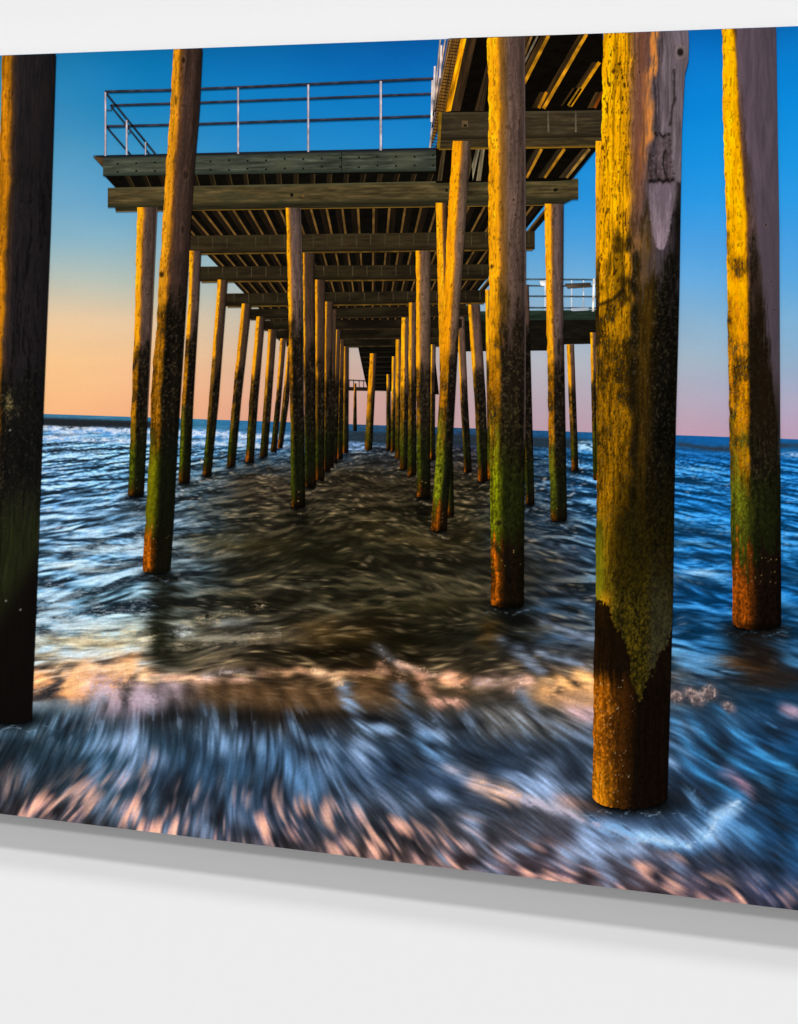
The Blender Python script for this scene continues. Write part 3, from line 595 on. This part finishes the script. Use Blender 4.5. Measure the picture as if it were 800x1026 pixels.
# ------------------------------------------------------------------ piles
def pile(prof, layer, lf=.35, ya=None, yb=None, yc=None, seed=1, litA='f2a31c', shA='5a4840', litB='98600f', shB='18130e', litC='5e6610', shC='14150a', litD='8a480e', shD='140d07',
         clip=False, label=None, post=None, res=None, pen='9a5a1e', curve=.10, rim=None, soft=.07, jag=14, grn=.8, strk=.14):
    prof = np.array(prof, float); y0, y1 = prof[0, 0], prof[-1, 0]
    wd = (prof[:, 2] - prof[:, 1]).max(); res = res or (1.0 if wd > 12 else .9)
    nx = max(7, int(wd / res) + 2); ny = int((y1 - y0) / res) + 2
    u, v = np.meshgrid(np.linspace(0, 1, nx), np.linspace(0, 1, ny))
    yl = y0 + v * (y1 - y0)
    Lx = np.interp(yl, prof[:, 0], prof[:, 1]); Rx = np.interp(yl, prof[:, 0], prof[:, 2])
    jit = (fbm(yl / 9, 0 * yl, seed + 3, 2) - .5) * min(1.2, wd * .04)
    X = Lx + jit * (1 - u) + (Rx - Lx) * u
    rr = wd * curve
    arc = np.sqrt(np.clip(1 - (2 * u - 1) ** 2, 0, 1))
    Y = yl + v ** 6 * (rr * (arc - .4) + 1.6 * (fbm(u * wd / 3.0, 0 * u, seed + 50, 2) - .5))
    if clip: Y = np.maximum(Y, top_y(X) + .25) if False else (top_y(X) + .25) + (Y - y0) * ((y1 - top_y(X)) / (y1 - y0))
    w = (Rx - Lx)
    a = u * w; H = y1 - y0
    warp = (fbm(a / 14, Y / 60, seed + 9, 2) - .5) * 6
    g = fbm((a + warp) / 2.2, Y / 34, seed, 4, .65); gf = fbm(a / 1.1, Y / 7, seed + 1, 3, .65); sp = fbm(a / 1.6, Y / 2.2, seed + 2, 2, .7); bl = fbm(a / 13, Y / 22, seed + 4, 3)
    ya = ya if ya is not None else y0 + H * .5; yb = yb if yb is not None else y0 + H * .72; yc = yc if yc is not None else y0 + H * .92
    j = jag * (g - .5) * 2.2 + jag * (bl - .5) * 1.5
    lfv = lf(Y) if callable(lf) else np.full(Y.shape, lf)
    uu = u + soft * (.9 * (bl - .5) + .6 * (g - .5))
    m = 1 - ss(lfv - soft, lfv + soft, uu); pm = np.exp(-((uu - lfv - soft * .6) / (soft * 1.3)) ** 2)
    cyl = 1 - .35 * ss(.75, 1.0, u) 
    A = mix(mix(hx(shA), hx(shA) * .82, ss(.3, 1, u)), hx(litA), m); A = mix(A, hx(pen), pm * .40)
    A = A * (1 + .22 * (g - .5) * 2 + .12 * (gf - .5) * 2)[..., None]
    A = mix(A, hx('2a1c10'), ss(.74, .84, gf) * .45)
    mb = m * np.clip(1.25 - 1.1 * ss(.35, .75, bl) * .6 - .6 * ss(.5, .8, sp), 0, 1)
    B = mix(hx(shB), hx(litB), mb) * (1 + .35 * (g - .5) * 2 + .35 * (sp - .5) * 2)[..., None]
    B = mix(B, hx(litA), ss(.62, .84, gf) * m * .4); B = mix(B, hx('6a5c44'), ss(.72, .88, sp) * .35)
    ml = np.clip(1 - ss(lfv - .20, lfv + .20, uu), 0, 1) * (.75 + .25 * ss(0, .18, u))
    Cc = mix(hx(shC), hx(litC), np.clip(ml * grn * (.7 + .6 * bl), 0, 1)) * (1 + .34 * (g - .5) * 2 + .34 * (sp - .5) * 2)[..., None]
    D = mix(hx(shD), hx(litD), np.clip(ml * (.6 + .8 * bl), 0, 1)) * (1 + .35 * (g - .5) * 2 + .35 * (sp - .5) * 2)[..., None]
    C = A
    C = mix(C, B, ss(ya - jag, ya + jag * 1.6, Y + j * 1.6 + 12 * (u - .35) * (jag / 14)))
    C = mix(C, Cc, ss(yb - jag * 1.6 - 8, yb + jag * 1.4 + 6, Y + j) * (.75 + .25 * ss(yb, yb + 30, Y)))
    C = mix(C, hx('0f0c07'), np.exp(-((Y + j * .8 - yc) / (4 + jag * .25)) ** 2) * .6 * np.clip(2 * sp - .4, 0, 1))
    C = mix(C, D, ss(yc - 8, yc + 10, Y + j * .7))
    C = C * cyl[..., None]
    if wd > 12:
        C = mix(C, hx('c9a86c'), ss(.90, .97, vn(a / 1.1, Y / 1.3, seed + 30)) * ss(yc - 10, yc, Y) * (1 - ss(yc + 18, yc + 34, Y)) * .7)
    if wd > 22:
        C = C * (1 - strk * ss(.60, .74, fbm((a + warp) / 1.3, Y / 55, seed + 40, 3, .6)))[..., None]
    if rim: C = mix(C, hx(rim), ss(.93, 1, u) * .5 * (1 - ss(yb - 20, yb, Y)))
    C = C * (1 - .55 * ss(y1 - 5, y1 + 1, Y) * (u > .15))[..., None]
    if post: C = post(C, u, X, Y, a, g, gf, sp, bl, m)
    return grid_mesh('pile', X, Y, np.clip(C, 0, 1), layer, PR, label)

# small far ones first: (y, left, right) rows, layer
far = [
 ([(384, 354.9, 357.2), (432, 353.8, 357.8)], 6.5, .25, 'tiny lone pile under the distant boardwalk', 390, 415, 430),
 ([(354, 371, 377.5), (400, 368, 375.5), (451, 365.5, 373)], 11, .55, 'short sunlit pile standing alone in the gap at the centre', 400, 430, 448),
 ([(347, 344.5, 349.5), (453, 343.5, 349)], 30, .3, 'innermost pile of the left centre row', 385, 430, 450),
 ([(340, 340.5, 345), (460, 337.5, 343.5)], 30.3, .22, None, 380, 425, 452),
 ([(330, 337, 341.5), (464, 331.5, 338)], 30.6, .2, None, 375, 425, 455),
 ([(310, 332.5, 337.5), (467, 328, 334)], 30.9, .2, None, 370, 425, 458),
 ([(302, 326, 334), (472, 324, 331)], 31.2, .2, None, 366, 425, 460),
 ([(280, 316, 326), (481, 316.5, 325)], 31.5, .22, 'third pile of the left centre row', 362, 430, 470),
 ([(253, 303.5, 315.5), (487, 306, 316.5)], 31.8, .13, 'second pile of the left centre row', 350, 430, 478),
 ([(346, 288.5, 292), (400, 283.5, 289.5), (449, 278, 283)], 30, .35, 'slim leaning pile farthest along the left outer row', 385, 425, 445),
 ([(339, 281, 286.5), (400, 276.5, 281.5), (453, 271, 277)], 30.3, .38, None, 385, 425, 448),
 ([(330, 269, 277), (400, 264.5, 272), (457, 260.5, 268)], 30.6, .35, None, 380, 425, 450),
 ([(317, 257, 265.5), (400, 250, 258.5), (463, 246, 254)], 30.9, .4, None, 375, 425, 456),
 ([(304, 242.3, 252), (400, 233, 241.5), (467, 227, 235.5)], 31.2, .36, None, 370, 425, 460),
 ([(280, 218.3, 228), (400, 209.5, 219), (476, 203, 211.5)], 31.5, .34, 'leaning pile third from the front of the left outer row', 362, 425, 470),
 ([(357, 393, 397), (452, 391.5, 396)], 30, .4, 'thin sunlit pile at the back of the right centre row', 400, 430, 448),
 ([(375, 387.5, 391), (450, 387, 392)], 29.8, .4, None, 395, 425, 448),
 ([(340, 396.8, 402), (460, 396, 401.5)], 30.3, .55, None, 390, 425, 452),
 ([(318, 402.5, 410), (400, 401.3, 409), (470, 400.5, 408)], 30.6, .5, None, 390, 430, 462),
 ([(303, 410, 417), (477, 408.5, 417)], 30.9, .4, None, 372, 425, 468),
 ([(345, 432, 436.5), (460, 431, 435.5)], 30.6, .3, None, 380, 425, 455),
 ([(316, 458, 465.5), (400, 461.5, 469), (473, 465.5, 473)], 11, .2, 'slim grey pile leaning right behind the twin piles', 390, 435, 462),
 ([(305, 469, 481), (400, 475.5, 487), (482, 479.5, 489.5)], 20, .3, 'short pale pile leaning right beside the thick centre pile', 375, 435, 470),
 ([(285, 521, 530), (505, 527, 535.7)], 21, .2, 'dark pile hidden behind the thick centre pile', 330, 450, 498),
 ([(290, 486.5, 492), (480, 489, 494)], 20.5, .6, None, 360, 440, 470),
 ([(345, 568, 575.5), (400, 570, 577.5), (471, 573, 580)], 7, .45, 'short sunlit pile under the distant arm', 385, 440, 466),
 ([(333, 591.5, 600.5), (480, 594.5, 603)], 7, .3, None, 370, 430, 475),
 ([(141, 597, 605), (480, 597.5, 606)], 25.5, .8, None, 250, 430, 475),
]
for n, (pr, ly, lf, lab, a, b, c) in enumerate(far):
    pile(pr, ly, lf, a, b, c, seed=300 + n * 13, label=lab, jag=9, grn=.55, shA='4a382c' if n < 15 else '664e42', litA='ec9c1c' if n < 15 else 'f0a41c', litB='6a4812', pen='6a4420')
# mid distance
pile([(251, 190, 201.5), (300, 189, 199.5), (400, 182.3, 193.7), (483, 178.8, 190)], 31.8, .33, 330, 420, 476, seed=701, label='second pile of the left outer row', jag=10)
pile([(207.5, 137.6, 157.5), (320, 135, 152.5), (400, 132, 148.5), (496, 128.3, 144)], 32, .32, 345, 432, 488, seed=712, label='front pile of the left outer row, behind the big leaning pile', jag=12, litC='646e12', rim='b08c7c')
pile([(208, 286.8, 301.5), (300, 288.8, 304), (400, 290.8, 304.3), (507, 291.8, 305.7)], 32.3, .22, 325, 425, 495, seed=723, label='tall straight pile at the front of the left centre row', shA='6a564e', rim='7a6a66', jag=16)
pile([(251, 417, 431.8), (400, 417.5, 431.5), (498, 418, 431)], 31.5, .26, 368, 430, 486, seed=734, label='straight pile left of the twin crossing piles', shA='705848', jag=12, shB='241d16')
pile([(203, 436.8, 447.5), (330, 440, 450.5), (516, 444.5, 455)], 31.8, .6, 350, 430, 505, seed=745, label='pile crossing behind the sunlit leaning one', shA='6a4a34')
pile([(141, 454, 472), (220, 448.5, 467), (300, 445, 461.5), (400, 440, 456), (470, 436, 452), (531, 431.8, 447.5)], 32.5, .5, 345, 435, 510, seed=756, label='sunlit pile leaning left under the walkway', shA='78604f', litA='ee9a16', litC='84881a')
pile([(204, 545.8, 565), (300, 547.5, 564.5), (400, 549.3, 566.3), (521, 551.8, 568.3)], 32, .36, 350, 455, 512, seed=767, label='slender pile right of the thick centre pile, in open blue water', shA='6c5852', litC='666c18')

# the big ones
def knots(C, X, Y, ks):
    for (x, y, w, h, k) in ks:
        q = np.sqrt(((X - x) / w) ** 2 + ((Y - y) / h) ** 2)
        C = mix(C, hx('120c08'), (1 - ss(.45, 1.0, q)) * k)
        C = mix(C, hx('a88a68'), np.exp(-((q - 1.25) / .2) ** 2) * .25 * k)
    return C
def crack(C, X, Y, pts, w, k=.9, c='14100c', seed=1):
    ds, t = seg_dist(X + 2.4 * (fbm(X / 5, Y / 7, seed, 3) - .5), Y, pts)
    return mix(C, hx(c), np.exp(-(ds / w) ** 2) * k)

def p1post(C, u, X, Y, a, g, gf, sp, bl, m):
    dk = ss(120, 330, Y)
    C = mix(C, mix(hx('0e1218'), hx('241f1c'), g), .55 * ss(.2, .45, u) * (1 - .2 * dk))
    C = mix(C, hx('070809'), ss(.55, .75, g) * .6 * ss(.25, .4, u) * ss(120, 200, Y) * (1 - ss(470, 520, Y)))
    C = mix(C, mix(hx('1a1c10'), hx('30341a'), g), ss(470, 540, Y) * (1 - ss(600, 660, Y + (u - .5) * 120)) * ss(.1, .4, u) * .85)
    C = mix(C, hx('0f0b0a'), ss(585, 640, Y + (u - .5) * 90 + 20 * g) * .85)
    q = np.exp(-((X - 9) / 4) ** 2 - ((Y - 405) / 12) ** 2) + .5 * np.exp(-((X - 18) / 2) ** 2 - ((Y - 412) / 6) ** 2)
    C = mix(C, hx('8a7a50'), np.clip(q, 0, 1) * np.clip(sp * 1.6 - .2, 0, 1) * .9)
    for (x, y) in ((6, 602), (20.5, 611), (10, 431)): C = mix(C, hx('a09a90'), np.exp(-((X - x) ** 2 + (Y - y) ** 2) / 1.0) * .9)
    return C
pile([(54, 2.3, 56), (230, -2.5, 50.6), (415, -10, 43.2), (600, -20, 36.6), (722, -26, 31.5)], 36, lambda Y: .20 - .00002 * (Y - 54), 380, 620, 700, seed=811, clip=True, label='thick dark pile at the left edge of the picture', shA='332b2c', litA='b87416', litB='6a4010', shB='15130f', litC='33301a', shC='10140a', litD='1a100c', shD='0b0706', pen='5a3818', post=p1post, curve=.06, soft=.05)
def p2post(C, u, X, Y, a, g, gf, sp, bl, m):
    C = mix(C, hx('847c0e'), np.exp(-((u - .12) / .18) ** 2) * ss(440, 470, Y) * (1 - ss(520, 545, Y)) * .6)
    C = mix(C, hx('10120a'), ss(.3, .55, u) * ss(420, 450, Y) * .6)
    return knots(C, X, Y, [(184, 60, 2, 4, .7), (176, 100, 1.6, 7, .5), (186, 175, 2.5, 5, .4), (162, 275, 3, 4, .7), (183, 230, 1.5, 5, .5)])
pile([(48, 173.8, 203), (110, 170.5, 200), (150, 167.5, 196.5), (230, 162.3, 191), (300, 158, 186.8), (345, 156, 184), (362, 153.3, 183), (400, 151.5, 180.5), (430, 151, 178.7), (480, 148.5, 176), (520, 146, 174), (572, 142.5, 170.5)], 37, lambda Y: .27 + .0002 * (Y - 50), 300, 445, 530, seed=822, clip=True,
     label='tall sunlit pile leaning right in front of the left row', shA='48362e', litA='d89020', shB='16120c', litC='6a6a10', post=p2post, jag=18, soft=.07)
def m1post(C, u, X, Y, a, g, gf, sp, bl, m):
    C = mix(C, hx('7a5218'), np.exp(-((u - .40) / .12) ** 2) * (1 - ss(300, 350, Y)) * .45)
    C = mix(C, hx('4f3d38'), ss(.5, .6, u) * (1 - ss(60, 110, Y)) * .3)
    C = knots(C, X, Y, [(515, 200, 1.3, 1.8, .8), (516.5, 215, 1.2, 1.6, .8), (493, 267, 2, 3.5, .7), (498, 140, 1.2, 2, .5), (512, 75, 1, 1.5, .5), (520, 110, 1, 1.5, .5), (500, 524, 3.5, 3.5, .7), (501, 250, 1.2, 2, .5), (519, 300, 1.0, 1.6, .5)])
    C = crack(C, X, Y, [(496, 545), (505, 560), (512, 575)], 2.6, .6, seed=4)
    return C
pile([(38, 488, 526.3), (55, 488.5, 526.5), (75, 489.5, 526.3), (230, 490, 527.2), (400, 490.5, 527), (500, 491.5, 525.5), (606, 492.3, 524.8)], 38, lambda Y: .34 - .0001 * (Y - 40), 315, 455, 548, seed=833, clip=True,
     label='thick straight pile right of centre, green band above its wet orange foot', shA='6c564c', litA='f5a61a', litC='868a10', shC='1d200b', litD='ae5a12', shB='201911', litB='a3680f', post=m1post, jag=34, pen='a8651c', rim='8a7470')
def m4post(C, u, X, Y, a, g, gf, sp, bl, m):
    C = mix(C, hx('3a2c28'), np.exp(-((u - .48) / .14) ** 2) * (1 - ss(140, 260, Y)) * .55)
    C = mix(C, hx('1e150b') , ss(748, 757, X + 5 * (g - .5)) * ss(225, 300, Y + 40 * (g - .5)) * (1 - ss(400, 470, Y)) * .7)
    gr = ss(-3, 3, X - (757 + .105 * (Y - 225)) + 7 * (g - .5)) * (1 - ss(360, 440, Y))
    C = mix(C, mix(hx('62525c'), hx('50464e'), u) * (.9 + .2 * g)[..., None], gr * .92)
    C = mix(C, hx('f0a010'), np.exp(-((X - 741 - .03 * (Y - 300)) / 6) ** 2) * ss(300, 315, Y) * (1 - ss(350, 365, Y)) * np.clip(1.4 * gf - .2, 0, 1) * .8)
    C = knots(C, X, Y, [(750, 200, 1, 4, .6), (768, 225, 1.2, 1.5, .7), (773, 282, 1, 1.3, .7), (776, 310, 1, 1.2, .6)])
    return C
pile([(27, 724, 778), (130, 725, 779.5), (220, 728, 781), (420, 731, 782), (600, 734, 783), (627, 734.5, 783)], 38, lambda Y: .22 + .0009 * np.clip(Y - 27, 0, 190), 262, 470, 560, seed=844, clip=True,
     strk=.07, label='thick pile at the right edge with a bright yellow sunlit side', shA='64504e', litA='fdb400', litB='b0700f', shB='1c1610', litC='5e6016', shC='191c0b', litD='86420e', shD='140c08', post=m4post, jag=40, pen='8a4a10', rim='546a80', soft=.03, curve=.12)

def m3post(C, u, X, Y, a, g, gf, sp, bl, m):
    # broken band of light through the middle, grey bare wood on the right
    top = 1 - ss(150, 235, Y)
    band = np.exp(-((u - .60 + .0004 * (Y - 30) + .10 * (bl - .5)) / .055) ** 2) * (1 - ss(140, 190, Y))
    C = mix(C, hx('de8c40'), band * .95 * np.clip(2.2 * g - .35, 0, 1))
    C = mix(C, hx('7c4a34'), np.exp(-((u - .47) / .09) ** 2) * (1 - ss(150, 260, Y)) * .6)
    gy = ss(.66, .73, u + .05 * (g - .5)) * (1 - ss(200, 225, Y + 40 * (u - .8)))
    C = mix(C, mix(hx('584c50'), hx('7d7076'), np.clip(g * 1.3 - .1, 0, 1)), gy * .9)
    band2 = np.exp(-((u - .58 - .03 * (bl - .5)) / .11) ** 2) * ss(185, 260, Y) * (1 - ss(560, 600, Y))
    C = mix(C, hx('7c5410'), band2 * .55 * np.clip(.3 + g, 0, 1))
    # scar patch
    w = np.clip((Y - 182) / 68, 0, 1); half = np.interp(Y, [183, 210, 235, 247, 251], [12.5, 11.5, 8, 4.5, 1]); cx = 662.5
    sc = (1 - ss(half - 1.2, half + 1.2, np.abs(X - cx) + 1.5 * (sp - .5))) * ss(181, 184, Y) * (1 - ss(249, 251.5, Y))
    C = mix(C, hx('4b4146') * 1.0, sc * 0)
    C = mix(C, mix(hx('6a5c64'), hx('a08c94'), np.clip(ss(184, 250, Y) * .7 + .9 * (g - .5) + .5 * (gf - .5), 0, 1)), sc * .9)
    bk = ss(133, 140, Y + 8 * (bl - .5)) * (1 - ss(180, 183, Y)) * ss(-1.5, 1.5, X - np.interp(Y, [135, 160, 182], [661, 655, 651]) + 5 * (sp - .5)) * (1 - ss(-1.5, 1.5, X - np.interp(Y, [135, 182], [671, 676]) + 4 * (sp - .5)))
    C = mix(C, mix(hx('3c3032'), hx('6c5c60'), np.clip(.5 * g + .8 * sp - .2, 0, 1)), bk * .85)
    yj = Y + 5 * (fbm(X / 4, 0 * X, 95, 3) - .5)
    C = mix(C, hx('120d0b'), np.exp(-((yj - 181) / 2.0) ** 2) * ss(648, 652, X) * (1 - ss(674, 678, X)) * np.clip(2.4 * sp, 0, 1) * .95)
    C = mix(C, hx('120d0b'), np.exp(-((yj - 136 + .3 * np.abs(X - 665)) / 1.6) ** 2) * ss(654, 658, X) * (1 - ss(670, 674, X)) * np.clip(2.6 * sp - .3, 0, 1) * .9)
    C = crack(C, X, Y, [(667, 150), (664, 166), (670, 180)], .8, .8, seed=8)
    C = crack(C, X, Y, [(657, 168), (660, 181)], .8, .7, seed=18)
    C = crack(C, X, Y, [(681, 185), (680, 225), (678, 260)], 3.2, .8, seed=19)
    C = crack(C, X, Y, [(676, 70), (676, 100), (672, 125)], 1.2, .6, seed=9)
    C = crack(C, X, Y, [(646, 110), (645, 150), (640, 180)], 1.0, .5, c='7a4a20', seed=10)
    C = crack(C, X, Y, [(602, 305), (615, 300), (625, 290)], 2.2, .7, seed=11)
    C = crack(C, X, Y, [(622, 240), (624, 290), (628, 300)], 3.0, .5, seed=12)
    C = knots(C, X, Y, [(682, 52, 4, 5, .8), (641, 72, 1, 2, .8), (620, 172, 1, 2, .6), (626, 85, 1.6, 4, .7), (607, 180, 1, 2, .5)])
    # dark speckled insect holes on the sunny side
    C = mix(C, hx('3c2408'), ss(.80, .90, fbm(a / 1.3, Y / 7, 905, 2, .7)) * m * .8)
    # mossy lower middle
    C = mix(C, mix(hx('100e08'), hx('5e4c10'), np.clip(.7 * g + .6 * sp - .15, 0, 1)), ss(.0, .2, .5 - np.abs(u - .62)) * ss(440, 560, Y) * .75)
    C = mix(C, hx('96981a'), np.exp(-((u - .03) / .10) ** 2) * ss(500, 550, Y) * (1 - ss(600, 640, Y)) * .6)
    C = mix(C, hx('f0a01c'), np.exp(-((u - .12) / .10) ** 2) * ss(585, 605, Y) * (1 - ss(612, 625, Y)) * .6)
    # jagged waterline: pale weed above a tooth-shaped edge, wet dark wood beneath
    tooth = np.interp(X, [594, 606, 614, 622, 630, 636, 641, 650, 658, 664, 672, 676], [598, 604, 620, 634, 662, 686, 695, 676, 668, 648, 640, 624]) + 7 * (sp - .5) + 26 * (bl - .5) * ss(0, .3, u)
    below = ss(-1.5, 2.0, Y - tooth)
    weed = mix(hx('241f0c'), hx('86701c'), np.clip(.8 * g + .7 * sp - .25, 0, 1)); weed = mix(weed, hx('4c4a34'), ss(.62, .8, u))
    ab = ss(540, 625, Y + 40 * (bl - .5)) * (1 - below); C = mix(C, weed * (.75 + .5 * sp)[..., None], ab * .75 * ss(.1, .3, u))
    C = C * (1 - .10 * ss(310, 420, Y) * (1 - ss(560, 620, Y)))[..., None]
    C = C * (1 - .32 * ss(430, 520, Y) * ss(.12, .35, u) * (.5 + g))[..., None]
    wet = mix(hx('98560f'), hx('3c210a'), ss(.02, .36, u + .15 * (bl - .5))); wet = mix(wet, hx('0f0906'), ss(.38, .60, u + .14 * (g - .5)))
    wet = mix(wet, hx('d88a18'), np.exp(-((u - .1) / .16) ** 2) * ss(750, 785, Y) * .6)
    wet = mix(wet, hx('120b06'), (1 - ss(676, 700, Y + 14 * g)) * .93)
    wet = wet * (1 + .5 * (g - .5) + .45 * (sp - .5))[..., None]
    wet = mix(wet, hx('e09030'), ss(.72, .85, sp) * (1 - ss(.2, .4, u)) * .35 * ss(688, 700, Y))
    C = mix(C, wet, below * .97)
    C = mix(C, hx('d8c8a8'), ss(.9, .96, vn(a / 1.3, Y / 2.2, 77)) * ss(665, 680, Y) * (1 - ss(.45, .6, u)) * .5)
    return C
pile([(32, 604.6, 690), (45, 604.4, 690.5), (62, 604, 690), (76, 603.8, 686.5), (130, 603, 683.5), (220, 602, 682), (290, 601, 681), (330, 600.2, 680), (420, 599, 677.5), (500, 598.3, 676), (600, 596.6, 674.6), (700, 595, 671.8), (803, 593.8, 669)], 40,
     lambda Y: .34 + .0002 * (Y - 30), 262, 560, 640, seed=855, clip=True, strk=.26, label='thickest pile, in the right foreground, with scarred wood and jagged waterline', shA='5c5056', litA='eaa410', litB='9a680c', shB='12100b', litC='6e5e12', shC='1c1b0b', post=m3post, jag=38, pen='a86420', curve=.15, soft=.07, res=.9)
